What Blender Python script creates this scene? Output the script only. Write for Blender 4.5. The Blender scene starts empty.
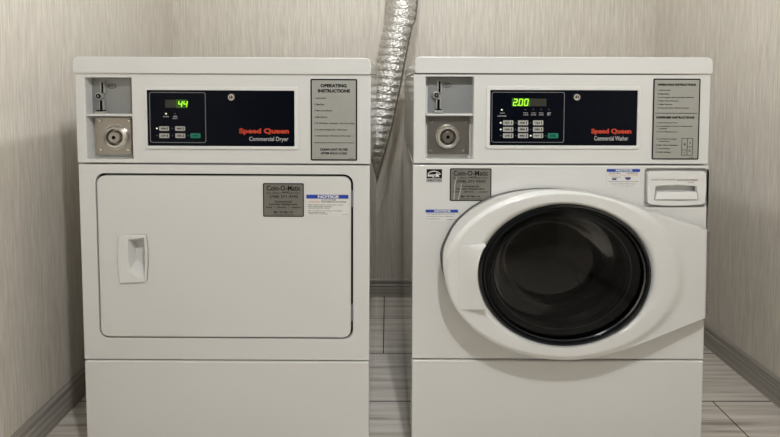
import bpy, bmesh, math, random
from mathutils import Vector, Matrix, Euler
random.seed(4)
S = bpy.context.scene
COL = S.collection
# ------------------------------------------------------------------ camera, world, lights
TH = math.radians(3.2); F = 535.0; H = 0.941; D = 1.24
PY0 = 80 + F*math.tan(TH)
cd = bpy.data.cameras.new('camera'); cam = bpy.data.objects.new('camera', cd); COL.objects.link(cam)
cam.location = (0, -D, H); cam.rotation_euler = (math.radians(90)-TH, 0, 0)
cd.sensor_width = 36; cd.lens = F/780*36; cd.sensor_fit = 'HORIZONTAL'
cd.shift_x = 2/780; cd.shift_y = (PY0-218.5)/780; cd.clip_start = 0.02
S.camera = cam
S.view_settings.view_transform = 'Standard'; S.view_settings.look = 'None'
S.view_settings.gamma = 1; S.view_settings.use_curve_mapping = False
S.view_settings.exposure = 0.0
wd = bpy.data.worlds.new('world'); S.world = wd; wd.use_nodes = True
wd.node_tree.nodes['Background'].inputs[0].default_value = (1.0, 0.98, 0.95, 1)
wd.node_tree.nodes['Background'].inputs[1].default_value = 0.035

def area(name, loc, size, power, col=(.985, 1, .995), rot=(0, 0, 0)):
    l = bpy.data.lights.new(name, 'POINT'); l.shadow_soft_size = size/2; l.energy = power; l.color = col
    o = bpy.data.objects.new(name, l); o.location = loc; o.rotation_euler = rot; COL.objects.link(o); return o
area('ceiling_lamp_light', (0.20, -1.22, 1.77), 0.06, 44)
area('ceiling_lamp_light', (0.065, 0.05, 1.77), 0.06, 15.5)

# ------------------------------------------------------------------ materials
def mat(name, col, rough=.5, metal=0, emit=0, spec=.5, coat=0):
    m = bpy.data.materials.new(name); m.use_nodes = True
    b = m.node_tree.nodes['Principled BSDF']
    b.inputs['Base Color'].default_value = (*col, 1); b.inputs['Roughness'].default_value = rough
    b.inputs['Metallic'].default_value = metal; b.inputs['Specular IOR Level'].default_value = spec
    b.inputs['Coat Weight'].default_value = coat; b.inputs['Coat Roughness'].default_value = .04
    if emit:
        b.inputs['Emission Color'].default_value = (*col, 1); b.inputs['Emission Strength'].default_value = emit
    return m
def nd(m, t, **k):
    n = m.node_tree.nodes.new(t)
    for a, v in k.items(): setattr(n, a, v)
    return n
def ln(m, a, b): m.node_tree.links.new(a, b)
def srgb(r, g, b):
    f = lambda c: ((c/255+.055)/1.055)**2.4 if c > 10 else c/255/12.92
    return (f(r), f(g), f(b))
def ramp(m, fac, stops):
    r = nd(m, 'ShaderNodeValToRGB'); ln(m, fac, r.inputs[0])
    e = r.color_ramp.elements
    while len(e) < len(stops): e.new(.5)
    for i, (p, c) in enumerate(stops): e[i].position = p; e[i].color = (*c, 1)
    return r.outputs[0]
def noise(m, vec, scale, detail=3, rough=.5):
    n = nd(m, 'ShaderNodeTexNoise'); n.inputs['Scale'].default_value = scale
    n.inputs['Detail'].default_value = detail; n.inputs['Roughness'].default_value = rough
    ln(m, vec, n.inputs['Vector']); return n.outputs['Fac']
def posmap(m, sc, loc=(0, 0, 0), rot=(0, 0, 0)):
    g = nd(m, 'ShaderNodeNewGeometry'); mp = nd(m, 'ShaderNodeMapping')
    mp.inputs['Scale'].default_value = sc; mp.inputs['Location'].default_value = loc; mp.inputs['Rotation'].default_value = rot
    ln(m, g.outputs['Position'], mp.inputs[0]); return mp.outputs[0]
def mixc(m, fac, a, b, mode='MIX'):
    x = nd(m, 'ShaderNodeMix', data_type='RGBA', blend_type=mode)
    if isinstance(fac, (int, float)): x.inputs[0].default_value = fac
    else: ln(m, fac, x.inputs[0])
    for i, v in ((6, a), (7, b)):
        if isinstance(v, tuple): x.inputs[i].default_value = (*v, 1)
        else: ln(m, v, x.inputs[i])
    return x.outputs[2]
def bump(m, h, st, dist=.002):
    b = nd(m, 'ShaderNodeBump'); b.inputs['Strength'].default_value = st; b.inputs['Distance'].default_value = dist
    ln(m, h, b.inputs['Height']); ln(m, b.outputs[0], m.node_tree.nodes['Principled BSDF'].inputs['Normal'])
def math_(m, op, a, b=None):
    n = nd(m, 'ShaderNodeMath', operation=op)
    for i, v in enumerate((a, b)):
        if v is None: continue
        if isinstance(v, (int, float)): n.inputs[i].default_value = v
        else: ln(m, v, n.inputs[i])
    return n.outputs[0]

WHITE = mat('white_enamel', (.685, .685, .665), .34, coat=.7)
WHITE2 = mat('white_plastic', (.715, .715, .695), .42)
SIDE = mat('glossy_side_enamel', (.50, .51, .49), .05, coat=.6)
COLLAR = mat('collar_steel', (.62, .60, .56), .26, .92)
SATIN = mat('satin_metal', (.50, .49, .46), .35, .5)
GREYM = mat('grey_coin_plate', (.30, .31, .31), .45, .55)
STEEL = mat('brushed_steel', (.40, .37, .33), .30, .9)
CHROME = mat('chrome', (.75, .74, .72), .15, 1)
BLACKP = mat('black_control_glass', (.002, .003, .007), .25, spec=.10)
DARK = mat('dark_gap', (.004, .004, .004), .8, spec=.1)
RUBBER = mat('black_rubber', (.008, .009, .010), .16)
GREYG = mat('grey_gasket', (.20, .20, .19), .6)
RED = mat('red_lettering', (.50, .045, .014), .5)
GREYT = mat('grey_lettering', (.42, .42, .42), .5)
INK = mat('black_ink', (.008, .008, .010), .6, spec=.15)
LGREY = mat('silver_label', srgb(164, 165, 158), .5, .3)
DGREY = mat('dark_silver_label', srgb(128, 126, 118), .45, .4)
SILV = mat('silver_outline', (.22, .23, .24), .4, .4)
BLUE = mat('blue_notice_band', (.012, .045, .36), .5)
PAPER = mat('white_sticker', (.70, .70, .67), .5)
BTN = mat('grey_button', (.40, .40, .37), .5)
GREEN = mat('green_button', (.0, .20, .115), .5)
LEDW = mat('lit_indicator', (.9, 1, .75), .5, emit=.5)
LEDD = mat('dim_indicator', (.10, .10, .10), .5)
DIG = mat('green_digit', (.42, 1.0, .03), .5, emit=.5)
DISP = mat('display_window', (.022, .024, .014), .4)
DISPG = mat('glowing_display_window', (.03, .10, .005), .4, emit=.12)
PURP = mat('purple_ink', (.10, .03, .22), .6)
REDI = mat('orange_ink', (.65, .33, .2), .6)
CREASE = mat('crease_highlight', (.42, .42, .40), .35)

m = WALL = mat('vertical_grain_wallpaper', (.5, .45, .38), .75)
v = posmap(m, (270, 270, 12)); n1 = noise(m, v, 1.0, 3, .6)
v2 = posmap(m, (60, 60, 2.5), (3, 5, 0)); n2 = noise(m, v2, 1.0, 2)
v3 = posmap(m, (320, 320, 14), (1, 2, 0)); n3 = noise(m, v3, 1.0, 1)
A = ramp(m, n1, [(.28, srgb(207, 202, 193)), (.5, srgb(222, 217, 208)), (.70, srgb(237, 233, 225))])
B = ramp(m, n2, [(.3, srgb(247, 245, 243)), (.7, srgb(255, 252, 249))])
c = mixc(m, 1.0, A, B, 'MULTIPLY')
ln(m, c, m.node_tree.nodes['Principled BSDF'].inputs['Base Color'])
bump(m, math_(m, 'ADD', n1, n3), .25, .0012)

def marble(name, cols, scale_v, base=False):
    m = mat(name, (.5, .5, .5), .16 if not base else .45)
    v = posmap(m, scale_v)
    w = noise(m, posmap(m, (scale_v[0]*.5, scale_v[1]*.5, scale_v[2]*.5), (7, 1, 0)), 1.0, 2)
    n = noise(m, v, 1.0, 5, .62)
    c1 = ramp(m, n, cols)
    c2 = ramp(m, w, [(.3, (.92, .915, .905)), (.65, (1, 1, 1))])
    return m, mixc(m, 1.0, c1, c2, 'MULTIPLY')
FLOOR, col = marble('streaked_stone_tile', [(.32, srgb(172, 164, 156)), (.42, srgb(220, 212, 203)), (.54, srgb(238, 232, 224)), (.7, srgb(248, 245, 238))], (1.8, 42, 1))
m = FLOOR
g = nd(m, 'ShaderNodeNewGeometry'); sp = nd(m, 'ShaderNodeSeparateXYZ'); ln(m, g.outputs['Position'], sp.inputs[0])
yr = math_(m, 'DIVIDE', math_(m, 'SUBTRACT', sp.outputs[1], .006), .2735)
row = math_(m, 'FLOOR', yr); fy = math_(m, 'FRACT', yr)
xs = math_(m, 'DIVIDE', math_(m, 'ADD', math_(m, 'SUBTRACT', sp.outputs[0], .952), math_(m, 'MULTIPLY', row, math_(m, 'ADD', math_(m, 'MULTIPLY', row, -.058), .29))), .62)
fx = math_(m, 'FRACT', xs)
def edge(f, w):
    return math_(m, 'MAXIMUM', math_(m, 'LESS_THAN', f, w), math_(m, 'GREATER_THAN', f, 1-w))
gr = math_(m, 'MAXIMUM', edge(fy, .007), edge(fx, .0030))
tone = nd(m, 'ShaderNodeTexWhiteNoise', noise_dimensions='2D'); cb = nd(m, 'ShaderNodeCombineXYZ')
ln(m, row, cb.inputs[0]); ln(m, math_(m, 'FLOOR', xs), cb.inputs[1]); ln(m, cb.outputs[0], tone.inputs[0])
tn = ramp(m, tone.outputs['Value'], [(0, (.88, .88, .87)), (1, (1, 1, 1))])
c = mixc(m, 1.0, col, tn, 'MULTIPLY')
c = mixc(m, gr, c, (.06, .055, .05))
ln(m, c, m.node_tree.nodes['Principled BSDF'].inputs['Base Color'])
BASEX, cx = marble('grey_streaked_baseboard', [(.3, srgb(140, 135, 128)), (.5, srgb(170, 165, 157)), (.7, srgb(196, 191, 183))], (1.5, 1.5, 130), True)
ln(BASEX, cx, BASEX.node_tree.nodes['Principled BSDF'].inputs['Base Color'])
CEIL = mat('ceiling_paint', (.30, .29, .28), .9)

m = FOIL = mat('crinkled_foil', (.80, .79, .76), .34, .9)
tc = nd(m, 'ShaderNodeTexCoord'); mp = nd(m, 'ShaderNodeMapping'); ln(m, tc.outputs['Object'], mp.inputs[0])
mp.inputs['Scale'].default_value = (90, 90, 150)
vo = nd(m, 'ShaderNodeTexVoronoi', feature='F1'); vo.inputs['Scale'].default_value = 1.0; ln(m, mp.outputs[0], vo.inputs[0])
nn = noise(m, mp.outputs[0], 1.6, 3)
bump(m, math_(m, 'ADD', vo.outputs['Distance'], nn), .9, .004)

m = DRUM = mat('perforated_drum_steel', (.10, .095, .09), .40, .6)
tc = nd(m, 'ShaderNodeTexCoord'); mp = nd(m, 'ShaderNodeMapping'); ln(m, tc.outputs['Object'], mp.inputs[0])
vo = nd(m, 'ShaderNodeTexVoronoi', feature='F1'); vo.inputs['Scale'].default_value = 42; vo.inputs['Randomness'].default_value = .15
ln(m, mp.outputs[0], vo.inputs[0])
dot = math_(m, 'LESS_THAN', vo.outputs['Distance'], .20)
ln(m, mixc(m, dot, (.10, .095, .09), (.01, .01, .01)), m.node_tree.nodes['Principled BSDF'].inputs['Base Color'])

def glassmat(name, tint, rough, ior=1.5):
    m = bpy.data.materials.new(name); m.use_nodes = True
    t = m.node_tree; t.nodes.remove(t.nodes['Principled BSDF'])
    tr = nd(m, 'ShaderNodeBsdfTransparent'); tr.inputs[0].default_value = (*tint, 1)
    gl = nd(m, 'ShaderNodeBsdfGlossy'); gl.inputs['Roughness'].default_value = rough
    gl.inputs[0].default_value = (.9, .9, .9, 1)
    fr = nd(m, 'ShaderNodeFresnel'); fr.inputs[0].default_value = ior
    mx = nd(m, 'ShaderNodeMixShader'); ln(m, fr.outputs[0], mx.inputs[0]); ln(m, tr.outputs[0], mx.inputs[1]); ln(m, gl.outputs[0], mx.inputs[2])
    ln(m, mx.outputs[0], t.nodes['Material Output'].inputs[0]); return m
GLASS = glassmat('smoked_door_glass', (.34, .34, .34), .02, 1.25)
HAZE = glassmat('dusty_bowl_glass', (.7, .7, .7), .10, 1.3)
m = HAZE; df = nd(m, 'ShaderNodeBsdfDiffuse'); df.inputs[0].default_value = (.42, .38, .32, 1)
mh = nd(m, 'ShaderNodeMixShader'); mh.inputs[0].default_value = .38
out = m.node_tree.nodes['Material Output']; old = out.inputs[0].links[0].from_socket
ln(m, old, mh.inputs[1]); ln(m, df.outputs[0], mh.inputs[2]); ln(m, mh.outputs[0], out.inputs[0])
BOWL = glassmat('clear_bowl_glass', (.8, .8, .8), .02, 1.3)

# ------------------------------------------------------------------ mesh helpers
def link(name, me, mt, parent=None, smooth=True):
    o = bpy.data.objects.new(name, me); COL.objects.link(o)
    if mt is not None and not me.materials: me.materials.append(mt)
    if parent is not None: o.parent = parent
    if smooth: me.shade_smooth()
    return o
def bm_mesh(bm, name, ang=35):
    bmesh.ops.recalc_face_normals(bm, faces=bm.faces)
    for e in bm.edges:
        if len(e.link_faces) == 2 and e.calc_face_angle(0) > math.radians(ang): e.smooth = False
    me = bpy.data.meshes.new(name); bm.to_mesh(me); bm.free(); return me
def obj(name, bm, mt, parent=None, bev=0, seg=3, ang=35, recalc=True):
    if recalc: me = bm_mesh(bm, name, ang)
    else: me = bpy.data.meshes.new(name); bm.to_mesh(me); bm.free()
    o = link(name, me, mt, parent, smooth=recalc)
    if bev: bevel(o, bev, seg)
    return o
def bevel(o, w, seg=3):
    b = o.modifiers.new('bevel', 'BEVEL'); b.width = w; b.segments = seg; b.limit_method = 'ANGLE'
    b.angle_limit = math.radians(40); b.harden_normals = True
def prism_into(bm, poly, y0, y1):
    """poly of (x,z); extruded from y0 to y1."""
    a = [bm.verts.new((x, y0, z)) for x, z in poly]; b = [bm.verts.new((x, y1, z)) for x, z in poly]
    n = len(poly); bm.faces.new(a); bm.faces.new(b[::-1])
    for i in range(n): bm.faces.new((a[i], a[(i+1) % n], b[(i+1) % n], b[i]))
def loft2_into(bm, pa, ya, pb, yb):
    a = [bm.verts.new((x, ya, z)) for x, z in pa]; b = [bm.verts.new((x, yb, z)) for x, z in pb]
    n = len(pa); bm.faces.new(a); bm.faces.new(b[::-1])
    for i in range(n): bm.faces.new((a[i], a[(i+1) % n], b[(i+1) % n], b[i]))
def prism(poly, y0, y1): bm = bmesh.new(); prism_into(bm, poly, y0, y1); return bm
def box_into(bm, x0, x1, y0, y1, z0, z1): prism_into(bm, [(x0, z0), (x1, z0), (x1, z1), (x0, z1)], y0, y1)
def box(*a): bm = bmesh.new(); box_into(bm, *a); return bm
def rrect(x0, x1, z0, z1, r, n=6):
    P = []
    for cx, cz, a0 in ((x1-r, z1-r, 0), (x0+r, z1-r, 90), (x0+r, z0+r, 180), (x1-r, z0+r, 270)):
        for i in range(n+1):
            a = math.radians(a0+90*i/n); P.append((cx+r*math.cos(a), cz+r*math.sin(a)))
    return P
def ellipse(cx, cz, rx, rz, n=64): return [(cx+rx*math.cos(2*math.pi*i/n), cz+rz*math.sin(2*math.pi*i/n)) for i in range(n)]
def cut(bm, cutters, name='m', ang=35):
    bmesh.ops.recalc_face_normals(bm, faces=bm.faces)
    me = bpy.data.meshes.new(name); bm.to_mesh(me); bm.free()
    o = bpy.data.objects.new('tmp', me); COL.objects.link(o); tmp = []
    for c in cutters:
        bmesh.ops.recalc_face_normals(c, faces=c.faces)
        cm = bpy.data.meshes.new('c'); c.to_mesh(cm); c.free()
        co = bpy.data.objects.new('c', cm); COL.objects.link(co); tmp.append(co)
        md = o.modifiers.new('b', 'BOOLEAN'); md.operation = 'DIFFERENCE'; md.object = co; md.solver = 'EXACT'
    bpy.context.view_layer.update()
    dg = bpy.context.evaluated_depsgraph_get()
    r = bpy.data.meshes.new_from_object(o.evaluated_get(dg))
    for t in tmp+[o]: bpy.data.objects.remove(t, do_unlink=True)
    b2 = bmesh.new(); b2.from_mesh(r); bpy.data.meshes.remove(r)
    bmesh.ops.remove_doubles(b2, verts=b2.verts, dist=1e-6)
    return b2
def ring_into(bm, pa, pb, y0, y1):
    """frame between outer polygon pa and inner polygon pb (same count)."""
    n = len(pa)
    V = [[bm.verts.new((x, y, z)) for x, z in p] for p, y in ((pa, y0), (pb, y0), (pb, y1), (pa, y1))]
    for k in range(4):
        A, B = V[k], V[(k+1) % 4]
        for i in range(n): bm.faces.new((A[i], A[(i+1) % n], B[(i+1) % n], B[i]))
def ring(pa, pb, y0, y1): bm = bmesh.new(); ring_into(bm, pa, pb, y0, y1); return bm
def lathe(prof, cx, cz, n=40, sx=1, sz=1, close=False):
    """prof list of (r, y) turned about the y axis through (cx, cz)."""
    bm = bmesh.new(); R = []
    for r, y in prof:
        if r < 1e-7: R.append([bm.verts.new((cx, y, cz))])
        else: R.append([bm.verts.new((cx+r*sx*math.cos(2*math.pi*i/n), y, cz+r*sz*math.sin(2*math.pi*i/n))) for i in range(n)])
    pairs = list(zip(R, R[1:]))
    if close: pairs.append((R[-1], R[0]))
    for a, b in pairs:
        for i in range(n):
            j = (i+1) % n
            if len(a) == 1 and len(b) == 1: continue
            if len(a) == 1: bm.faces.new((a[0], b[i], b[j]))
            elif len(b) == 1: bm.faces.new((a[i], a[j], b[0]))
            else: bm.faces.new((a[i], a[j], b[j], b[i]))
    return bm
def text_into(bm, s, x0, x1, z0, z1, y, bold=0, align='fit', shear=0, squeeze=None):
    cu = bpy.data.curves.new('t', 'FONT'); cu.body = s; cu.offset = bold; cu.resolution_u = 3; cu.shear = shear
    cu.extrude = 0
    if squeeze: cu.space_character = squeeze
    o = bpy.data.objects.new('t', cu); COL.objects.link(o); bpy.context.view_layer.update()
    me = bpy.data.meshes.new_from_object(o.evaluated_get(bpy.context.evaluated_depsgraph_get()))
    bpy.data.objects.remove(o, do_unlink=True); bpy.data.curves.remove(cu)
    if not me.vertices: return
    xs = [v.co.x for v in me.vertices]; ys = [v.co.y for v in me.vertices]
    ax, bx, ay, by = min(xs), max(xs), min(ys), max(ys)
    sx = (x1-x0)/(bx-ax); sy = (z1-z0)/(by-ay)
    vs = [bm.verts.new((x0+(v.co.x-ax)*sx, y, z0+(v.co.y-ay)*sy)) for v in me.vertices]
    for p in me.polygons:
        try: bm.faces.new([vs[i] for i in p.vertices])
        except ValueError: pass
    bpy.data.meshes.remove(me)
def flat(name, bm, mt, parent): return obj(name, bm, mt, parent, recalc=False)

def empty(name, loc, rot, label, cat, group=None):
    o = bpy.data.objects.new(name, None); COL.objects.link(o); o.location = loc; o.rotation_euler = rot
    o.empty_display_size = .1; o['label'] = label; o['category'] = cat
    if group: o['group'] = group
    return o
def struct(name, bm, mt, bev=0):
    o = obj(name, bm, mt, None, bev); o['kind'] = 'structure'; return o

class Face:
    """reads measured picture coordinates back onto a machine's own front plane (local y = const)."""
    def __init__(s, root):
        s.M = Matrix.LocRotScale(root.location, root.rotation_euler, None); s.I = s.M.inverted(); s.root = root
    def p(s, px, py, y=0.0):
        u = -(py-PY0)/F; v = (px-388)/F
        d = Vector((v, math.cos(TH)+u*math.sin(TH), -math.sin(TH)+u*math.cos(TH)))
        o = s.I @ Vector((0, -D, H)); d = s.I.to_3x3() @ d
        t = (y-o.y)/d.y; q = o+d*t; return q.x, q.z
    def r(s, x0, y0, x1, y1, y=0.0):
        """px rect -> xmin,xmax,zmin,zmax"""
        cy = (y0+y1)/2; cx = (x0+x1)/2
        return s.p(x0, cy, y)[0], s.p(x1, cy, y)[0], s.p(cx, y1, y)[1], s.p(cx, y0, y)[1]
    def poly(s, pts, y=0.0): return [s.p(a, b, y) for a, b in pts]

# ------------------------------------------------------------------ the room
XL, XR, YB, YF, ZC = -.916, 1.135, 1.05, -3.0, 1.86
struct('floor', box(XL-.1, XR+.1, YF, YB+.1, -.05, 0), FLOOR)
struct('wall_back', box(XL-.1, XR+.1, YB, YB+.1, 0, ZC), WALL)
struct('wall_left', box(XL-.1, XL, YF, YB, 0, ZC), WALL)
struct('wall_right', box(XR, XR+.1, YF, YB, 0, ZC), WALL)
struct('ceiling', box(XL-.1, XR+.1, YF, YB+.1, ZC, ZC+.05), CEIL)
def base(name, a, b, nrm):
    """profile extruded from a to b (floor points); nrm points into the room"""
    hb = .078; prof = [(0, 0), (.012, 0), (.012, .050), (.009, .054), (.009, .058), (.012, .062), (.012, hb-.006), (.006, hb), (0, hb)]
    bm = bmesh.new(); A = []; B = []
    for d, z in prof:
        A.append(bm.verts.new((a[0]+nrm[0]*d, a[1]+nrm[1]*d, z))); B.append(bm.verts.new((b[0]+nrm[0]*d, b[1]+nrm[1]*d, z)))
    n = len(prof); bm.faces.new(A); bm.faces.new(B[::-1])
    for i in range(n): bm.faces.new((A[i], A[(i+1) % n], B[(i+1) % n], B[i]))
    struct(name, bm, BASEX)
base('baseboard_back', (XL, YB), (XR, YB), (0, -1))
base('baseboard_left', (XL, YF), (XL, YB), (1, 0))
base('baseboard_right', (XR, YF), (XR, YB), (-1, 0))

# ------------------------------------------------------------------ shared machine builders
DEPTH = .74
def coin_unit(fc, housing_cut, outer, divy, upper, lower, lockc, lock_r, screws, slide_x, slide_pts, root):
    """returns cutters; builds liner, slide plate, lock plate"""
    x0, x1, z0, z1 = fc.r(*outer)
    dep = .034
    # liner tray: back sheet + divider + bottom ledge
    bm = bmesh.new()
    box_into(bm, x0+.0005, x1-.0005, dep, dep+.003, z0, z1)
    xd = fc.r(outer[0], divy-.9, outer[2], divy+.9)
    box_into(bm, x0+.001, x1-.001, .002, dep, xd[2], xd[3])
    obj('coin_box_recess', bm, WHITE2, root, .0006)
    # upper coin plate
    ux = fc.r(*upper, .030); pl = obj('coin_slide_plate', box(ux[0], ux[1], .030, .0338, ux[2], ux[3]), GREYM, root, .0006)
    # coin slide hardware
    sx, ty = slide_x
    def R(a, b, c, d): return fc.r(sx+a, ty+b, sx+c, ty+d, .026)
    bm = bmesh.new()
    r = R(2.2, 0, 5.6, 12); loft2_into(bm, [(r[0], r[2]), (r[1]+.002, r[2]), (r[1], r[3]), (r[0]-.0005, r[3])], .022, [(r[0], r[2]), (r[1]+.002, r[2]), (r[1], r[3]), (r[0]-.0005, r[3])], .0305)
    obj('coin_chute', bm, SATIN, pl, .0008)
    r = R(3.2, .6, 5.2, 11.5); obj('coin_slot', box(r[0], r[1], .0215, .030, r[2], r[3]), DARK, pl)
    cx, cz = fc.p(sx+.6, ty+14.5, .024)
    obj('coin_return_knob', lathe([(0, .016), (.0070, .017), (.0086, .021), (.0090, .030), (0, .030)], cx, cz, 24), SATIN, pl)
    obj('knob_center', lathe([(.0022, .0145), (.0052, .0145), (.0056, .0175), (.0022, .0175)], cx+.001, cz, 16), DARK, pl)
    r = R(.8, 18.2, 5.4, 30); obj('slot_guide', box(r[0], r[1], .022, .0305, r[2], r[3]), SATIN, pl, .0008)
    r = R(1.9, 18.6, 4.4, 29); obj('coin_opening', box(r[0], r[1], .0212, .030, r[2], r[3]), DARK, pl)
    r = R(-1.2, 29.5, 7.2, 32); obj('coin_cup', box(r[0], r[1], .014, .0305, r[2], r[3]), SATIN, pl, .001)
    r = R(.2, 28.4, 6, 29.6); obj('coin_cup_slot', box(r[0], r[1], .0135, .0300, r[2], r[3]), DARK, pl)
    # oval badge
    r = R(7.8, 2.2, 16.2, 7.2); e = ellipse((r[0]+r[1])/2, (r[2]+r[3])/2, (r[1]-r[0])/2, (r[3]-r[2])/2, 28); e2 = ellipse((r[0]+r[1])/2, (r[2]+r[3])/2, (r[1]-r[0])/2-.0012, (r[3]-r[2])/2-.0012, 28)
    obj('oval_badge', ring(e, e2, .0288, .0302), INK, pl)
    bm = bmesh.new(); r = R(10.2, 3.8, 13.8, 5.6); text_into(bm, 'IDX', *r, .0296, .02); flat('badge_lettering', bm, INK, pl)
    # lower lock plate
    lx = fc.r(*lower, .024); pl = obj('lock_plate', box(lx[0], lx[1], .024, .0338, lx[2], lx[3]), STEEL, root, .0008)
    cx, cz = fc.p(*lockc, .018); k = lock_r
    obj('lock_collar', lathe([(k*1.06, .0242), (k*1.05, .021), (k*1.0, .021), (k*.97, .016), (k*.82, .012), (k*.68, .013), (k*.60, .020), (k*.60, .0242)], cx, cz, 48), COLLAR, pl)
    obj('lock_cylinder', lathe([(0, .010), (k*.42, .010), (k*.50, .013), (k*.52, .0242)], cx, cz, 40), STEEL, pl)
    obj('keyhole', lathe([(0, .0094), (k*.15, .0094), (k*.17, .0115)], cx, cz, 20), DARK, pl)
    for q in screws:
        a, b = fc.p(*q, .022); obj('screw', lathe([(0, .0205), (.0026, .021), (.0042, .0238)], a, b, 16), CHROME, pl)
    return [box(x0, x1, -.05, .040, z0, z1)]

def sticker(name, fc, rect, mt, root, y=-.0006, border=None, bw=.0022, r=.002):
    x0, x1, z0, z1 = fc.r(*rect, y)
    o = obj(name, prism(rrect(x0, x1, z0, z1, r, 3), y, y+.0006), border or mt, root)
    if border: obj('sheet', prism(rrect(x0+bw, x1-bw, z0+bw, z1-bw, r*.5, 3), y-.0003, y), mt, o)
    return o
def write(fc, par, lines, y, mt=INK, name='lettering'):
    """lines: (string, x0, x1, ytop, ybottom, bold)"""
    bm = bmesh.new()
    for s, a, b, t, u, bd in lines:
        text_into(bm, s, *fc.r(a, t, b, u, y), y, bd+.018)
    return flat(name, bm, mt, par)

def coinomatic(fc, x, y, w, h, root, yy):
    o = sticker('service_sticker', fc, (x, y, x+w, y+h), DGREY, root, yy, INK, .0024, .003)
    X = lambda f: x+w*f; Y = lambda f: y+h*f
    L = [('Coin-O-Matic', X(.09), X(.92), Y(.07), Y(.225), .0),
         ('SALES   SERVICE', X(.08), X(.40), Y(.275), Y(.315), 0), ('LEASING  PARTS', X(.60), X(.90), Y(.275), Y(.315), 0),
         ('(708) 371-9595', X(.16), X(.86), Y(.36), Y(.46), 0), ('Commercial', X(.29), X(.70), Y(.51), Y(.58), 0),
         ('Laundry Equipment', X(.15), X(.84), Y(.60), Y(.665), .01), ('Sales  -  Service  -  Leasing', X(.07), X(.93), Y(.69), Y(.755), .0),
         ('Speed Queen', X(.26), X(.73), Y(.83), Y(.895), .035), ('authorized distributor', X(.26), X(.76), Y(.92), Y(.945), 0)]
    write(fc, o, L, yy-.0006)
    bm = bmesh.new(); a = fc.poly([(X(.40), Y(.31)), (X(.50), Y(.265)), (X(.66), Y(.245)), (X(.60), Y(.275)), (X(.5), Y(.29))], yy-.0006)
    bm.faces.new([bm.verts.new((p[0], yy-.0006, p[1])) for p in a]); flat('swoosh', bm, INK, o)
    return o

SEG = {'0': 'abcdef', '1': 'bc', '2': 'abged', '4': 'fgbc', '5': 'afgcd'}
def digit(bm, fc, ch, x, y, w, h, yy):
    t = .95
    def P(a, b): return (x+a*w+(1-b)*.9, y+b*h)
    segs = {'a': ((0, 0), (1, 0)), 'b': ((1, 0), (1, .5)), 'c': ((1, .5), (1, 1)), 'd': ((0, 1), (1, 1)), 'e': ((0, .5), (0, 1)), 'f': ((0, 0), (0, .5)), 'g': ((0, .5), (1, .5))}
    for c in SEG[ch]:
        (a, b), (c_, d) = segs[c]; p = P(a, b); q = P(c_, d)
        if b == d: pts = [(p[0], p[1]-t/2), (q[0], q[1]-t/2), (q[0], q[1]+t/2), (p[0], p[1]+t/2)]
        else: pts = [(p[0]-t/2, p[1]+.2), (p[0]+t/2, p[1]+.2), (q[0]+t/2, q[1]-.2), (q[0]-t/2, q[1]-.2)]
        prism_into(bm, fc.poly(pts, yy), yy, yy+.0004)

def control_panel(fc, outer, black, keypad, disp, dispg, digits, dot, leds, buttons, greens, key, title, sub, root, inner_text):
    # raised white bezel with recessed black glass
    xo = fc.r(*outer, -.004); xb = fc.r(*black, 0)
    bez = obj('control_bezel', ring(rrect(*xo, .006, 4), rrect(*xb, .0015, 4), -.004, .001), WHITE2, root, .0015)
    pan = obj('control_panel', box(xb[0], xb[1], -.001, .0012, xb[2], xb[3]), BLACKP, root)
    y = -.0016
    k = fc.r(*keypad, y); obj('keypad_outline', ring(rrect(*k, .005, 4), rrect(k[0]+.0014, k[1]-.0014, k[2]+.0014, k[3]-.0014, .004, 4), y, -.001), SILV, pan)
    k = fc.r(*disp, y); obj('display', box(k[0], k[1], y, -.001, k[2], k[3]), DISP, pan)
    k = fc.r(*dispg, y-.0002); obj('lit_display_area', box(k[0], k[1], y-.0002, y, k[2], k[3]), DISPG, pan)
    for ch, x, yt in digits:
        bm = bmesh.new(); digit(bm, fc, ch, x, yt, 3.3, 6.2, y-.0008); obj('digit', bm, DIG, pan)
    if dot:
        a, b = fc.p(*dot, y-.0008); obj('decimal_point', prism(ellipse(a, b, .0014, .0014, 10), y-.0008, y-.0002), DIG, pan)
    for lx, ly, on in leds:
        a, b = fc.p(lx, ly, y); rr = .0019 if on else .0013
        obj('indicator_light', prism(ellipse(a, b, rr, rr, 12), y, -.001), LEDW if on else LEDD, pan)
    for (x0, y0, x1, y1, tx) in buttons:
        k = fc.r(x0, y0, x1, y1, y); b = obj('button', prism(rrect(*k, .0015, 3), y-.0004, -.001), BTN, pan)
        write(fc, pan, [(tx, x0+1.8, x0+6.8, y0+1.4, y1-1.4, .03), ('|', x1-2.2, x1-1.4, y0+.9, y1-.9, .03)], y-.0006, name='button_lettering')
    for (x0, y0, x1, y1) in greens:
        k = fc.r(x0, y0, x1, y1, y); obj('start_button', prism(rrect(*k, .0015, 3), y-.0004, -.001), GREEN, pan)
        write(fc, pan, [('START', x0+2, x1-2, y0+1.4, y1-1.4, .02)], y-.0006, name='button_lettering')
    if inner_text: write(fc, pan, inner_text, y, GREYT, 'indicator_lettering')
    a, b = fc.p(*key, y)
    obj('round_key_switch', lathe([(0, -.0035), (.0035, -.0035), (.0045, -.0075), (.0075, -.0075), (.0088, -.005), (.0092, -.001)], a, b, 32), CHROME, pan)
    obj('key_slot', lathe([(0, -.0042), (.0024, -.0042), (.0026, -.0036)], a, b, 12), DARK, pan)
    write(fc, pan, [title], y, RED, 'brand_lettering'); write(fc, pan, [sub], y, GREYT, 'model_lettering')
    return pan

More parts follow.
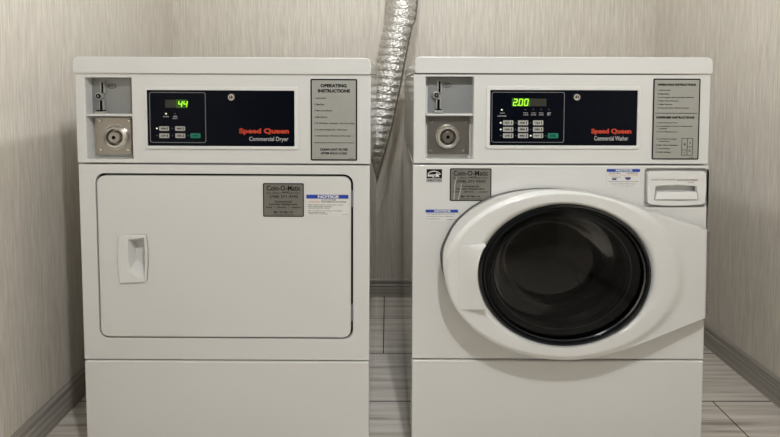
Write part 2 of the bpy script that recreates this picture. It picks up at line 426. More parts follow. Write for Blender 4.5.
# ================================================================== DRYER
dr = empty('clothes_dryer', (-.3865, 0, 0.002), (math.radians(.4), math.radians(.3), 0), 'white coin-operated clothes dryer with flat rectangular door and green 44 on its display', 'clothes dryer')
fd = Face(dr)
BW = .3395
def lidpoly(x0, x1, z0, z1, R=.013):
    P = [(x0+.003, z0), (x1-.003, z0), (x1, z0+.003)]
    for cx, a0 in ((x1-R, 0), (x0+R, 90)):
        for i in range(9):
            a = math.radians(a0+90*i/8); P.append((cx+R*math.cos(a), z1-R+R*math.sin(a)))
    return P+[(x0, z0+.003)]
zs = fd.p(222, 163.8)[1]; zp = fd.p(222, 360.3)[1]
xl, xr = fd.p(78.3, 165)[0], fd.p(369.8, 165)[0]
# cabinet behind the front panels
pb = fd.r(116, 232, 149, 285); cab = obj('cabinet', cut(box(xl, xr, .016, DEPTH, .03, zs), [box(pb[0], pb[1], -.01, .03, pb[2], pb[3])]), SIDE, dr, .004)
obj('lower_panel', box(xl, xr, -.001, .0155, .035, zp-.0022), WHITE, dr, .004)
# front panel with the door opening
xd0, xd1, zd0, zd1 = fd.r(97.3, 174, 353.0, 338.6)
bm = cut(box(xl, xr, 0, .0155, zp+.0012, zs-.0028), [prism(rrect(xd0, xd1, zd0, zd1, .022, 8), -.05, .05)])
obj('front_panel', bm, WHITE, dr, .0016)
# door with handle pocket
hp = [(119, 234.6), (146.2, 234.6), (147.6, 246), (148, 262), (147, 280), (146, 281.8), (120, 283.2), (118.2, 270), (117.2, 255), (117.6, 245)]
hpl = fd.poly(hp, -.004)
gx = .0048
dp = rrect(xd0+gx, xd1-gx, zd0+gx, zd1-gx, .0195, 8)
inner = fd.poly([(129, 239.5), (144, 238), (145, 250), (145.2, 262), (144.2, 278), (136, 275), (129.8, 270), (128.2, 255)], -.006)
cxm = sum(p[0] for p in inner)/8; czm = sum(p[1] for p in inner)/8
back = [(cxm+(p[0]-cxm)*.55-.006, czm+(p[1]-czm)*.62+.004) for p in inner]
pk_hole = [(cxm+(p[0]-cxm)*1.02-.002, czm+(p[1]-czm)*1.02) for p in inner]
front = [(cxm+(p[0]-cxm)*1.12+.001, czm+(p[1]-czm)*1.10) for p in inner]
def pocket():
    b = bmesh.new(); V = []
    for P, y in ((front, -.020), (inner, -.006), (back, .026)): V.append([b.verts.new((x, y, z)) for x, z in P])
    b.faces.new(V[0]); b.faces.new(V[2][::-1]); n = len(inner)
    for A_, B_ in zip(V, V[1:]):
        for i in range(n): b.faces.new((A_[i], A_[(i+1) % n], B_[(i+1) % n], B_[i]))
    return b
obj('door_gap_shade', cut(prism(rrect(xd0, xd1, zd0, zd1, .022, 8), .0135, .0158), [prism(pk_hole, -.05, .05)]), DARK, dr)  # black plate put behind the door to paint the shade in its gap
door = obj('door', cut(prism(dp, -.0030, .0125), [prism([(cxm+(x-cxm)*.97, czm+(z-czm)*.97) for x, z in hpl], -.05, .05)]), WHITE, dr, .0025)
hbm = bmesh.new(); loft2_into(hbm, [(cxm+(x-cxm)*.95, czm+(z-czm)*.965) for x, z in hpl], -.0095, hpl, -.0028)
hb2 = cut(hbm, [pocket()])
hd = obj('handle', hb2, WHITE2, door, .0012)
hc = bmesh.new()      # pocket walls
VV = [[hc.verts.new((x, y, z)) for x, z in P] for P, y in ((inner, -.006), (back, .024))]
n = len(inner)
for i in range(n): hc.faces.new((VV[0][i], VV[0][(i+1) % n], VV[1][(i+1) % n], VV[1][i]))
hc.faces.new(VV[1]); obj('handle_pocket', hc, WHITE2, door)
for yy in (199, 313):
    r = fd.r(351.0, yy-8, 353.4, yy+8); obj('hinge', box(r[0], r[1], -.001, .010, r[2], r[3]), SILV, dr, .0006)
# control housing
hx0, hx1 = fd.p(76, 120)[0], fd.p(370.6, 120)[0]; hz0, hz1 = zs, fd.p(222, 74.6)[1]
cut1 = coin_unit(fd, None, (85.8, 77.6, 132, 159), 115.2, (86, 78, 131.4, 114.2), (95.5, 117.6, 131.0, 154.5), (115.3, 137.2), .029, [(100.0, 121.0), (129, 121), (101.0, 149.5), (128.5, 150)], (99.0, 81.5), None, dr)
obj('control_housing', cut(box(hx0, hx1, 0, DEPTH-.012, hz0+.0012, hz1), cut1), WHITE, dr, .0022)
lx0, lx1, lz0, lz1 = fd.r(72.4, 57.2, 371.0, 73.8, -.006)
obj('lid', prism(lidpoly(lx0, lx1, lz0, lz1), -.006, DEPTH-.01), WHITE, dr, .005, 5)
B = [(159.2, 126.3, 169, 130.8, 'HIGH'), (175.2, 126.3, 185, 130.8, 'MED'), (159.4, 133.4, 169.2, 138, 'LOW'), (175.4, 133.4, 185.2, 138, 'DEL')]
control_panel(fd, (145.2, 86.6, 298.3, 149.4), (147.6, 90.4, 294.6, 146.0), (149.6, 92.2, 205.8, 142.8), (165.2, 99.8, 176, 107.6), (176, 99.6, 187, 108),
              [('4', 178.1, 101.0), ('4', 183.2, 101.0)], None, [(166, 113.7, 1), (175, 113.7, 0), (156.8, 128.4, 1), (172.2, 128.4, 0), (157, 135.6, 0), (172.4, 135.6, 0), (188, 135.6, 0)],
              B, [(190.4, 133.4, 200.4, 138)], (231.9, 97.2), ('Speed Queen', 239, 289, 128.3, 135.0, .028), ('Commercial Dryer', 249.2, 288.4, 136.8, 142.2, .0), dr,
              [('DOOR', 163.2, 169, 116.0, 117.2, .02), ('AIR', 173, 177.4, 115.8, 117, .02), ('DRY', 172.8, 177.8, 117.8, 119, .02)])
pl = sticker('instruction_plate', fd, (310.6, 78.9, 357.2, 160.6), LGREY, dr, -.0012, INK, .0032, .003)
L = [('OPERATING', 320.5, 346.6, 84.0, 87.4, .03), ('INSTRUCTIONS', 318, 350, 89.2, 92.6, .03),
     ('1. Load Laundry.', 314.4, 326.0, 97.4, 99.0, .01), ('2. Clean Door.', 314.4, 324.5, 103.6, 105.2, .01), ('3. Make Cycle Selection.', 314.4, 332.5, 110, 111.6, .01),
     ('4. Make Payment.', 314.4, 327.5, 116.4, 118.0, .01), ('5. To Start Dryer - Press Start - Turn Once to Start.', 314.4, 355, 122.6, 124.2, .01), ('6. To Start During Cycle - Open Door.', 314.4, 347.5, 129, 130.6, .01),
     ('7. To Restart Dryer - Close Door and Press Start.', 314.4, 351, 135.2, 136.8, .01), ('CLEAN LINT FILTER', 320, 348, 148.4, 150.6, .02), ('AFTER EACH LOAD', 320.6, 347, 152.2, 154.4, .02), ('514389', 349, 353.5, 158, 158.8, 0)]
write(fd, pl, L, -.0020)
r = fd.r(314, 142.6, 354, 143.0, -.0018); obj('divider_line', box(r[0], r[1], -.0019, -.0015, r[2], r[3]), INK, pl)
dy = -.0037
coinomatic(fd, 263.0, 183.2, 40.8, 33.6, dr, dy)
def notice(fc, x0, y0, x1, y1, band, root, yy, lines, paper=PAPER):
    o = sticker('notice_sticker', fc, (x0, y0, x1, y1), paper, root, yy, None, 0, .0005)
    r = fc.r(x0, y0, x1, y0+band, yy); obj('blue_band', box(r[0], r[1], yy-.0003, yy, r[2], r[3]), BLUE, o)
    w = x1-x0
    write(fc, o, [('NOTICE', x0+w*.27, x0+w*.77, y0+band*.14, y0+band*.86, .04)], yy-.0004, PAPER, 'notice_lettering')
    write(fc, o, lines, yy-.0002)
    return o
o = notice(fd, 306.4, 194.8, 348.4, 215.6, 3.8, dr, dy, [('TO THE CUSTOMER', 321, 336, 199.3, 200.6, .0), ('WITH REMOTE AND PHONE', 321, 346, 201.2, 202.6, .01),
    ('Please clean the lint screen before using.', 308.2, 343, 204.4, 205.5, .01), ('Do not leave clothes', 308.2, 332, 206.1, 207.1, .01), ('unattended in dryer', 308.2, 330, 207.7, 208.7, .01),
    ('Report problems and numbers to the staff.', 308.2, 341.5, 210.4, 211.4, .01), ('Remove clothes at once', 308.2, 325, 212, 213, .01), ('when the cycle ends.', 308.2, 328, 213.4, 214.4, .01), ('part 503', 342.5, 347.5, 214.2, 215, 0)])
write(fd, o, [('ATTENTION', 308.2, 319.5, 201.2, 202.6, .02)], dy-.0002, REDI, 'orange_lettering')
for (sx_, sy_) in ((-.28, .06), (.28, .06), (-.28, .66), (.28, .66)):
    b = lathe([(0, 0), (.02, 0), (.02, .006), (.008, .012), (.008, .031)], 0, 0, 20)
    for v_ in b.verts: v_.co = Vector((v_.co.x+sx_, v_.co.z+sy_, v_.co.y))
    obj('levelling_foot', b, RUBBER, dr)

# ================================================================== WASHER
wa = empty('washing_machine', (.402, 0, 0.010), (math.radians(-.7), math.radians(.15), 0), 'white coin-operated washing machine with round black glass door and green 2.00 on its display', 'washing machine')
fw = Face(wa)
zs = fw.p(562, 164.2)[1]; zp = fw.p(562, 359.6)[1]
xl, xr = fw.p(412.8, 168)[0], fw.p(709.2, 168)[0]
GC = fw.p(564.5, 275, -.02); GRX = (fw.p(650, 275, -.02)[0]-fw.p(479.5, 275, -.02)[0])/2; GRZ = (fw.p(565, 205, -.02)[1]-fw.p(565, 345, -.02)[1])/2
hole = lambda k, a, b: prism(ellipse(GC[0], GC[1], GRX*k, GRZ*k, 72), a, b)
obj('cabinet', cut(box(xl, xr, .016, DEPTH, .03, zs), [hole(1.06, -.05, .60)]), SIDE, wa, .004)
obj('lower_panel', box(xl, xr, -.001, .0155, .035, zp-.0022), WHITE, wa, .004)
dx0, dx1, dz0, dz1 = fw.r(644.6, 168.6, 708.0, 207.4)
obj('front_panel', cut(box(xl, xr, 0, .0155, zp+.0012, zs-.0028), [hole(1.06, -.05, .05), prism(rrect(dx0, dx1-.0012, dz0, dz1, .009, 5), -.05, .05)]), WHITE, wa, .0028)
obj('drawer_gasket', ring(rrect(dx0, dx1-.0012, dz0, dz1, .009, 5), rrect(dx0+.008, dx1-.0092, dz0+.008, dz1-.008, .005, 5), .0085, .0158), mat('light_grey_gasket', (.42, .42, .41), .6), wa)
# control housing
hx0, hx1 = fw.p(413.6, 120)[0], fw.p(709.6, 120)[0]; hz0, hz1 = zs, fw.p(562, 74.6)[1]
cut1 = coin_unit(fw, None, (425.6, 76.6, 473.4, 159), 114.8, (427.8, 77, 472.6, 113.8), (427.6, 117.2, 469.4, 154.5), (447.6, 136.8), .0285, [(431.4, 121.6), (464.4, 122), (430.6, 150.3), (463.0, 150)], (435.2, 80.5), None, wa)
obj('control_housing', cut(box(hx0, hx1, 0, DEPTH-.012, hz0+.0012, hz1), cut1), WHITE, wa, .0022)
lx0, lx1, lz0, lz1 = fw.r(415.2, 57.0, 713.2, 73.6, -.006)
obj('lid', prism(lidpoly(lx0, lx1, lz0, lz1), -.006, DEPTH-.01), WHITE, wa, .005, 5)
B = []
names = [['HOT', 'WARM', 'COLD'], ['NORM', 'PERM', 'DELI'], ['LITE', 'MED', 'HVY']]
cols = [(503.0, 513.3), (518.0, 528.2), (533.0, 543.2)]; rows = [(120.4, 125.2), (127, 131.8), (133.4, 138.0)]
leds = [(501.8, 109.8, 1), (525.6, 109.6, 0), (533.4, 109.4, 0), (541.2, 109.4, 0), (549.0, 109.6, 0)]
for j, (a, b) in enumerate(rows):
    for i, (c_, d_) in enumerate(cols):
        B.append((c_, a, d_, b, names[j][i])); leds.append((c_-2.3, (a+b)/2, (i == 0 and j < 2) or (i == 2 and j == 2)))
leds.append((545.6, 135.8, 0))
control_panel(fw, (486.2, 86.2, 640.2, 149.0), (489.8, 90.2, 636.8, 145.4), (491.6, 92.0, 564.4, 142.6), (530, 98.6, 546.4, 106.2), (512, 98.2, 530, 106.4),
              [('2', 513.2, 99.2), ('0', 518.8, 99.2), ('0', 524.2, 99.2)], (517.9, 105.2), leds, B, [(547.8, 133.2, 558.2, 138.2)], (576.2, 97.2),
              ('Speed Queen', 591.2, 631.4, 128.6, 135.0, .028), ('Commercial Washer', 594.2, 628.2, 136.0, 140.6, 0), wa,
              [('DOOR', 500, 505, 112.6, 113.6, 0), ('LOCKED', 497.6, 506.6, 115.4, 116.6, .02), ('PRE', 523.4, 528, 112.4, 113.4, 0), ('WASH', 523.2, 528.2, 114.2, 115.4, 0), ('WASH', 531.2, 536, 112.4, 113.4, 0), ('RINSE', 531, 536, 114.2, 115.4, 0), ('FINAL', 539, 543.6, 112.4, 113.4, 0), ('SPIN', 539, 543.4, 114.2, 115.4, 0), ('SET', 547.2, 551, 112.4, 115.4, 0)])
pl = sticker('instruction_plate', fw, (652.6, 78.6, 699.6, 159.6), LGREY, wa, -.0012, INK, .0030, .003)
L = [('OPERATING INSTRUCTIONS', 657.8, 696, 83.6, 85.8, .03), ('1. Load Laundry.', 657.6, 671, 89.6, 91.0, .01), ('2. Close Door.', 657.6, 669.5, 93.2, 94.6, .01), ('3. Set Program (See Instructions Below).', 657.6, 694, 96.8, 98.2, .01), ('4. Make Cycle Selection.', 657.4, 679, 100.3, 101.7, .01), ('5. Make Payment.', 657.4, 672.5, 103.8, 105.2, .01), ('6. Press Start (Door May be Closed).', 657.4, 689, 107.4, 108.8, .01),
     ('DISPENSER INSTRUCTIONS', 656.4, 694.4, 116.4, 118.6, .03), ('1. Open Dispenser Door.', 656.4, 678, 122.2, 123.6, .01), ('2. Load Supplies in Proper Compartment', 656.2, 692.6, 125.6, 127, .01), ('as indicated.', 658.6, 667, 128.0, 129.2, .01), ('3. Close Dispenser Door.', 656.2, 677.6, 131.2, 132.6, .01),
     ('A. Pre-Wash Detergent', 656.0, 677, 138.4, 139.8, .01), ('(if desired)', 659, 669, 140.9, 142.1, .01), ('B. Main Wash Detergent', 655.8, 678, 144.6, 146, .01), ('C. Liquid Bleach', 655.8, 670, 148, 149.4, .01), ('D. Fabric Softener', 655.8, 671, 151.4, 152.8, .01), ('514427', 689, 694, 157, 157.8, 0),
     ('B', 684.0, 685.6, 143.2, 145.2, 0), ('A', 689.4, 691.0, 141.8, 143.8, 0), ('C', 683.8, 685.4, 151.6, 153.4, 0), ('D', 688.8, 690.4, 149.6, 152, 0)]
write(fw, pl, L, -.0020)
bm = bmesh.new()
def li(a, b, c, d):
    r = fw.r(a, b, c, d, -.0018); box_into(bm, r[0], r[1], -.0019, -.0015, r[2], r[3])
li(655, 113.0, 697, 113.5); obj('divider_line', bm, INK, pl); bm = bmesh.new()
li(681.6, 138.2, 682.0, 155.4); li(687.0, 138.2, 687.4, 155.4); li(692.4, 138.2, 692.8, 155.4)
li(681.6, 138.2, 692.8, 138.6); li(681.6, 155.0, 692.8, 155.4); li(681.6, 149.8, 687.2, 150.2); li(687.0, 146.6, 692.8, 147.0)
obj('compartment_diagram', bm, INK, pl)
# stickers on the front panel
sy = -.0007
o = sticker('emblem_sticker', fw, (426.6, 169.2, 442.0, 182.2), INK, wa, sy, None, 0, .0004)
r = fw.r(426.8, 178.4, 441.8, 182.0, sy-.0003); obj('grey_strip', box(r[0], r[1], sy-.0003, sy, r[2], r[3]), GREYT, o)
bm = bmesh.new()
arc = [(427.6, 173.6), (430, 171.6), (434, 170.7), (438, 171.6), (440.8, 173.8), (440.6, 174.5), (437.8, 172.4), (434, 171.5), (430.4, 172.4), (428, 174.4)]
prism_into(bm, fw.poly(arc, sy-.0003), sy-.0004, sy)
star = [(436.8, 172.4), (437.7, 174.0), (440.4, 174.2), (438.6, 175.4), (439.4, 177.4), (437.2, 176.6), (435.2, 177.6), (435.8, 175.7), (434.4, 174.4), (436.2, 174.2)]
prism_into(bm, fw.poly(star, sy-.0003), sy-.0004, sy)
obj('emblem', bm, PAPER, o)
write(fw, o, [('energy', 427.6, 434.8, 174.4, 177.6, .03)], sy-.0005, PAPER, 'emblem_script'); write(fw, o, [('ENERGY STAR', 427.6, 441, 179.3, 181.3, .01)], sy-.0005, INK, 'emblem_lettering')
o = coinomatic(fw, 449.8, 168.4, 41.6, 32.6, wa, sy)
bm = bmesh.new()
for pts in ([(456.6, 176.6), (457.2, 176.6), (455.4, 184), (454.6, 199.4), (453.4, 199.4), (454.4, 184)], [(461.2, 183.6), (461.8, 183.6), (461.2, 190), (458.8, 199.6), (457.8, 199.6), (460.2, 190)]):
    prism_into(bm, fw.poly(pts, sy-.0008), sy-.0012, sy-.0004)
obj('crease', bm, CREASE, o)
notice(fw, 425.6, 209.6, 458.0, 221.0, 3.0, wa, sy, [('Not responsible for articles left', 426.8, 455, 213.4, 214.8, 0), ('in machine or lost or damaged', 426.8, 453, 215.8, 217.0, 0), ('by equipment', 426.4, 440, 218.4, 219.4, 0), ('call us', 447, 457, 219, 220, 0)], paper=WHITE2)
o = notice(fw, 606.8, 169.0, 640.0, 187.2, 2.9, wa, sy, [('USE ONLY HIGH', 609, 620, 172.6, 173.8, 0), ('EFFICIENCY HE', 627, 637.6, 172.6, 173.8, 0), ('POWDER', 612, 620.6, 176.8, 177.6, 0), ('Liquid or powder detergent, please do not overfill', 608.8, 638, 181, 182.2, 0), ('measure carefully with the scoop', 611, 635.6, 183.4, 184.4, 0), ('do not use too much soap', 613.4, 633, 185.6, 186.4, 0)])
write(fw, o, [('DETERGENT ONLY IN THIS WASHER', 608.6, 637.8, 174.6, 175.6, 0)], sy-.0003, REDI, 'orange_lettering')
bm = bmesh.new(); prism_into(bm, fw.poly([(611.8, 178.2), (616.8, 178.2), (616.2, 180), (612.4, 180)], sy), sy-.0004, sy)
prism_into(bm, fw.poly([(624.8, 177.2), (631, 177.2), (630, 179.8), (626, 179.8)], sy), sy-.0004, sy); obj('pictograms', bm, PURP, o)
# detergent drawer
x0, x1, z0, z1 = fw.r(647.4, 171.2, 706.4, 205.6, -.004)
gx_ = (x0+x1)/2
dpoly = fw.poly([(650, 171.4), (678, 171.2), (703.6, 171.4), (706.2, 173.2), (706.6, 188), (705.2, 202.4), (702.6, 204.6), (690, 205.6), (676, 206), (662, 205.8), (651, 204.8), (647.4, 202.6), (647.2, 188), (647.6, 173.4)], -.004)
slot = fw.poly([(656.2, 186.6), (662, 185.8), (677, 185.2), (691, 185.8), (696.8, 186.8), (698.6, 199.8), (677, 200.6), (654.2, 199.8)], -.005)
bm = cut(prism([(gx_+(x-gx_)*.995, z) for x, z in dpoly], -.005, .0080), [prism(slot, -.05, .05)])
db = bmesh.new(); prism_into(db, [(gx_+(x-gx_)*1.04, z) for x, z in slot], .0140, .0156); obj('slot_back', db, WHITE2, wa)
dw = obj('detergent_drawer', bm, WHITE2, wa, .002)
# sloping lip that fills the lower half of the pull
a = fw.poly([(657.0, 191.6), (696.2, 191.6)], -.002); b = fw.poly([(654.8, 199.6), (698.0, 199.6)], -.007)
bm = bmesh.new()
V = [bm.verts.new(c_) for c_ in ((a[0][0], -.004, a[0][1]), (a[1][0], -.004, a[1][1]), (b[1][0], -.009, b[1][1]), (b[0][0], -.009, b[0][1]),
     (a[0][0], .0138, a[0][1]), (a[1][0], .0138, a[1][1]), (b[1][0], .0138, b[1][1]), (b[0][0], .0138, b[0][1]))]
for f_ in ((0, 1, 2, 3), (4, 7, 6, 5), (0, 4, 5, 1), (3, 2, 6, 7), (0, 3, 7, 4), (1, 5, 6, 2)): bm.faces.new([V[i] for i in f_])
obj('drawer_pull', bm, WHITE2, dw, .0015)
write(fw, dw, [('USE ONLY HE HIGH EFFICIENCY', 651.2, 676, 179.0, 180.4, 0), ('OR LOW SUDSING DETERGENT', 677, 698.0, 179.2, 181.0, .03), ('in drawer', 688, 694, 181.8, 183.0, .02)], -.0053, mat('brown_ink', (.30, .22, .17), .6), 'drawer_lettering')

# ---- door
door = None
OUT = [(443.0, 268), (443.2, 252), (447.5, 240), (454, 227.5), (463, 217.5), (475, 208), (489, 200.5), (505, 195.2), (522, 191.9), (540, 190.4), (556, 190.2), (572, 191.2), (588, 193.4),
       (602, 196.4), (616, 200.4), (632, 205.6), (650, 211.8), (668, 218.0), (688, 224.8), (707.0, 231.0), (706.6, 260), (706.0, 290), (705.4, 318.4), (692, 323.6), (676, 330.0), (658, 337.2), (642, 343.4), (625, 349.4), (608, 354.6),
       (590, 358.2), (572, 359.8), (555, 359.6), (538, 357.8), (520, 353.9), (503, 347.8), (487, 339.3), (473, 328.6), (461, 315.8), (451.5, 301), (445.8, 285)]
ocx, ocy = 564.5, 275
def smooth_pts(P, sharp):
    """Catmull-Rom except at sharp indices"""
    n = len(P); Q = []; K = 5
    for i in range(n):
        p0, p1, p2, p3 = P[i-1], P[i], P[(i+1) % n], P[(i+2) % n]
        if i in sharp: p0 = p1
        if (i+1) % n in sharp: p3 = p2
        for k in range(K):
            t = k/K
            Q.append(tuple(.5*((2*p1[j])+(-p0[j]+p2[j])*t+(2*p0[j]-5*p1[j]+4*p2[j]-p3[j])*t*t+(-p0[j]+3*p1[j]-3*p2[j]+p3[j])*t**3) for j in (0, 1)))
    return Q
OP = smooth_pts(OUT, {19, 22})
def dep(px, py):
    r = math.hypot((px-563.5)/121.5, (py-275)/85.6)
    t = max(0, min(1, (1.0-r)/.055)); s_ = t*t*(3-2*t)
    w = max(0, min(1, (706-px)/130))
    return -(.036+.038*w*(2-w)+.013*s_**.8)
bm = bmesh.new(); rings = []
TS = [0, .012, .03, .06, .10, .15, .2, .26, .32, .38, .44, .5, .56, .62, .68, .75, .82, .89, .95, 1.0]
N = len(OP)
inn = []
for (px, py) in OP:
    a = math.atan2((py-ocy)/70.6, (px-ocx)/86.2); inn.append((ocx+86.4*math.cos(a), ocy+70.8*math.sin(a)))
rings.append([bm.verts.new((*[fw.p(px, py, -.012)[0]], -.012, fw.p(px, py, -.03)[1])) for px, py in OP])
for t in TS:
    row_ = []
    for (ox, oy), (ix, iy) in zip(OP, inn):
        px, py = ox+(ix-ox)*t, oy+(iy-oy)*t
        y = dep(px, py)
        if t > .8: y += .014*((t-.8)/.2)**2
        if t == 0: y += .005
        X, Z = fw.p(px, py, y); row_.append(bm.verts.new((X, y, Z)))
    rings.append(row_)
row_ = []
for (ix, iy) in inn:
    X, Z = fw.p(ix, iy, -.070); row_.append(bm.verts.new((X, -.012, Z)))
rings.append(row_)
for a, b in zip(rings, rings[1:]):
    for i in range(N): bm.faces.new((a[i], a[(i+1) % N], b[(i+1) % N], b[i]))
for i in range(N): bm.faces.new((rings[0][i], rings[0][(i+1) % N], rings[-1][(i+1) % N], rings[-1][i]))
door = obj('door', bm, WHITE, wa, ang=50)
# dark grey ring painting the shade around the door's edge
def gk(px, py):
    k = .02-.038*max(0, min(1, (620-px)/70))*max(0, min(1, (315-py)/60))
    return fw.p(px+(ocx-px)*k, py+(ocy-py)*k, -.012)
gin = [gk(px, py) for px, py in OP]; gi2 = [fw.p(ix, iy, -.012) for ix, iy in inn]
obj('door_shade_ring', ring(gin, gi2, -.013, -.0005), mat('door_edge_shade', (.10, .10, .10), .6), wa)
# handle patch
bm = bmesh.new(); G = []
for j in range(25):
    v_ = j/24; py = 246+63.5*v_
    xr_ = ocx-87.2*math.sqrt(max(0, 1-((py-275)/73.0)**2))
    if v_ < .05: xr_ += 1.6*(1-v_/.05)
    rowp = []
    for i in range(17):
        u_ = i/16; px = 458.5+(xr_-458.5)*u_
        y = dep(px, py)-.0010-.021*u_**1.3
        rowp.append((px, py, y))
    G.append(rowp)
def vv(px, py, y, ry=None):
    X, Z = fw.p(px, py, y); return bm.verts.new((X, y if ry is None else ry, Z))
T_ = [[vv(*q) for q in r_] for r_ in G]; U_ = [[vv(q[0], q[1], q[2], -.045) for q in r_] for r_ in G]
for j in range(24):
    for i in range(16):
        bm.faces.new((T_[j][i], T_[j][i+1], T_[j+1][i+1], T_[j+1][i])); bm.faces.new((U_[j][i], U_[j+1][i], U_[j+1][i+1], U_[j][i+1]))
for j in range(24):
    bm.faces.new((T_[j][0], T_[j+1][0], U_[j+1][0], U_[j][0])); bm.faces.new((T_[j][16], U_[j][16], U_[j+1][16], T_[j+1][16]))
for i in range(16):
    bm.faces.new((T_[0][i], U_[0][i], U_[0][i+1], T_[0][i+1])); bm.faces.new((T_[24][i], T_[24][i+1], U_[24][i+1], U_[24][i]))
obj('handle', bm, WHITE, door, ang=50)
# ribbed hinge edge along the right side of the door
bm = bmesh.new()
for k in range(26):
    py = 232+k*3.45; X, Z = fw.p(707.2-k*.055, py, -.012); box_into(bm, X-.004, X+.0032, -.016, -.004, Z-.0022, Z+.0022)
X, Z = fw.p(706.6, 231, -.01); X2, Z2 = fw.p(705.4, 320, -.01); box_into(bm, X2-.004, X2+.002, -.013, -.003, Z2, Z)
obj('hinge_cover', bm, GREYG, door)
# glass, rings, drum
cx, cz = GC; ratio = GRZ/GRX
GY = -.030; gcx, gcz = fw.p(564.5, 275, -.070); GX = (fw.p(650, 275, -.07)[0]-fw.p(479, 275, -.07)[0])/2; GZ = (fw.p(565, 205, -.07)[1]-fw.p(565, 345, -.07)[1])/2
rt = GZ/GX
obj('black_trim_ring', lathe([(GX*1.012, -.040), (GX*1.0, -.046), (GX*.975, -.047), (GX*.955, -.040), (GX*.95, -.020), (GX*1.01, -.015)], gcx, gcz, 96, 1, rt, True), RUBBER, door).location.y = GY
obj('glass_rim', lathe([(GX*.948, -.041), (GX*.94, -.044), (GX*.93, -.041), (GX*.936, -.036)], gcx, gcz, 96, 1, rt, True), mat('dark_chrome', (.30, .30, .31), .15, .9), door).location.y = GY
obj('outer_glass', lathe([(0, -.056), (GX*.2, -.0555), (GX*.4, -.0535), (GX*.6, -.050), (GX*.75, -.046), (GX*.88, -.040), (GX*.95, -.034)], gcx, gcz, 96, 1, rt), GLASS, door).location.y = GY
obj('inner_bowl', lathe([(GX*.56, .074), (GX*.60, .066), (GX*.66, .045), (GX*.72, .01), (GX*.80, -.012), (GX*.90, -.016)], gcx, gcz, 96, 1, rt), BOWL, door).location.y = GY
obj('bowl_front', lathe([(0, .085), (GX*.30, .084), (GX*.50, .079), (GX*.56, .074)], gcx, gcz, 72, 1, rt), HAZE, door).location.y = GY
obj('bowl_rim', lathe([(GX*.80, -.018), (GX*.97, -.020), (GX*.97, -.012), (GX*.80, -.010)], gcx, gcz, 96, 1, rt, True), RUBBER, door).location.y = GY
obj('bowl_edge', lathe([(GX*.83+.0016*math.cos(k*math.pi/6), -.021+.0016*math.sin(k*math.pi/6)) for k in range(12)], gcx, gcz, 96, 1, rt, True), mat('bowl_edge_glint', (.5, .5, .5), .15, .8), door).location.y = GY  # bright metal ring on the bowl's rim, added to stand in for a glint
obj('rubber_boot', lathe([(GX*1.03, .002), (GX*.99, .02), (GX*.90, .03), (GX*.86, .05), (GX*.90, .065), (GX*.84, .08), (GX*.80, .10), (GX*.84, .12), (GX*1.04, .125), (GX*1.045, .002)], gcx, gcz, 96, 1, rt, True), RUBBER, wa)
prof = [(GX*.84, .125), (GX*1.0, .13), (GX*1.03, .15), (GX*1.03, .43), (GX*.98, .455), (GX*.55, .46), (GX*.45, .44), (0, .435)]
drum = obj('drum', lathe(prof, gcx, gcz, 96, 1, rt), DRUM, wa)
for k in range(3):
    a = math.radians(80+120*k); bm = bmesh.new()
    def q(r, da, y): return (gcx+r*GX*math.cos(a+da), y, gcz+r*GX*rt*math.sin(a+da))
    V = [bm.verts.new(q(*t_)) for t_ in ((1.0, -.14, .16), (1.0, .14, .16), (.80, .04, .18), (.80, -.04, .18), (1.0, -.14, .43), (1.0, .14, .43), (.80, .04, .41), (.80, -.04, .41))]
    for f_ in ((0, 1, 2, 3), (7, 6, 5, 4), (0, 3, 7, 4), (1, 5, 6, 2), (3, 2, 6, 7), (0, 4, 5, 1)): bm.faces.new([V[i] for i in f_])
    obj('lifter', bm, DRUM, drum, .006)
for (sx_, sy_) in ((-.28, .06), (.28, .06), (-.28, .66), (.28, .66)):
    b = lathe([(0, -.006), (.02, -.006), (.02, .004), (.008, .012), (.008, .031)], 0, 0, 20)
    for v_ in b.verts: v_.co = Vector((v_.co.x+sx_, v_.co.z+sy_, v_.co.y))
    obj('levelling_foot', b, RUBBER, wa)

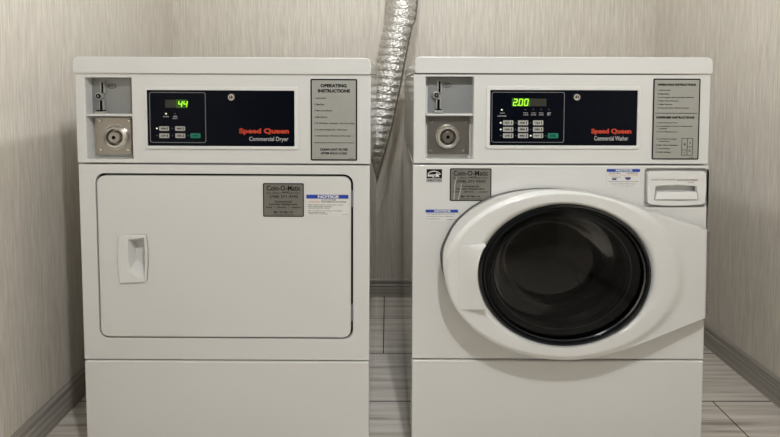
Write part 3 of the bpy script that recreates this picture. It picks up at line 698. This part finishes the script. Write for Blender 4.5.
# ================================================================== foil duct
def W(px, py, y):
    u = -(py-PY0)/F; v = (px-388)/F
    t = (D+y)/(math.cos(TH)+u*math.sin(TH)); return Vector((v*t, y, H+(-math.sin(TH)+u*math.cos(TH))*t))
DY = .90
keys = [W(409, -60, DY), W(402, 0, DY), W(394.5, 45, DY), W(386.5, 88, DY), W(376, 130, DY), W(360, 170, DY), W(335, 215, DY), W(300, 255, DY), W(275, 272, .895), W(268, 276, .85)]
keys[0].z = ZC; keys.append(Vector((keys[-1].x-.01, .775, keys[-1].z)))
def spline(P, K=30):
    Q = []
    for i in range(len(P)-1):
        p0 = P[max(0, i-1)]; p1 = P[i]; p2 = P[i+1]; p3 = P[min(len(P)-1, i+2)]
        for k in range(K):
            t = k/K; Q.append(.5*((2*p1)+(-p0+p2)*t+(2*p0-5*p1+4*p2-p3)*t*t+(-p0+3*p1-3*p2+p3)*t**3))
    Q.append(P[-1]); return Q
def tube(P, rad, n, fn=None):
    bm = bmesh.new(); R = []; s = 0; prev = None; up = Vector((0, 1, 0))
    for i, p in enumerate(P):
        t = (P[min(i+1, len(P)-1)]-P[max(0, i-1)]).normalized()
        a = t.cross(up).normalized(); b = a.cross(t).normalized(); up = b if abs(t.dot(Vector((0, 1, 0)))) > .7 else Vector((0, 1, 0))
        if prev is not None: s += (p-prev).length
        prev = p; row_ = []
        for k in range(n):
            ph = 2*math.pi*k/n; r = rad+(fn(s, ph) if fn else 0)
            row_.append(bm.verts.new(p+a*math.cos(ph)*r+b*math.sin(ph)*r))
        R.append(row_)
    for A_, B_ in zip(R, R[1:]):
        for k in range(n): bm.faces.new((A_[k], A_[(k+1) % n], B_[(k+1) % n], B_[k]))
    bm.faces.new(R[0]); bm.faces.new(R[-1][::-1]); return bm
def corr(s, ph):
    x = (s/.0305+ph/(2*math.pi)) % 1.0
    w = math.sin(x*math.pi)**.45
    return .0100*w-.004+(.0012*math.sin(ph*7+s*210)+.0008*math.sin(ph*13-s*370))*w
o = obj('flexible_duct', tube(spline(keys, 60), .0535, 56, corr), FOIL, None, ang=80)
o['label'] = 'crinkled silver foil exhaust duct rising between the two machines'; o['category'] = 'duct'
# thin dark tube drawn along the duct's right edge
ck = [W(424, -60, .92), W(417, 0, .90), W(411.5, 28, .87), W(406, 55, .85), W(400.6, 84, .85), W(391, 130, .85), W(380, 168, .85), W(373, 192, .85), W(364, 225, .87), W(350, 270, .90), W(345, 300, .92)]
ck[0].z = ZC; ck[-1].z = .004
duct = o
o = obj('duct_edge_line', tube(spline(ck, 12), .0036, 10), mat('dark_grey_line', (.10, .095, .085), .6), duct)
o['label'] = 'thin dark line along the right edge of the duct'
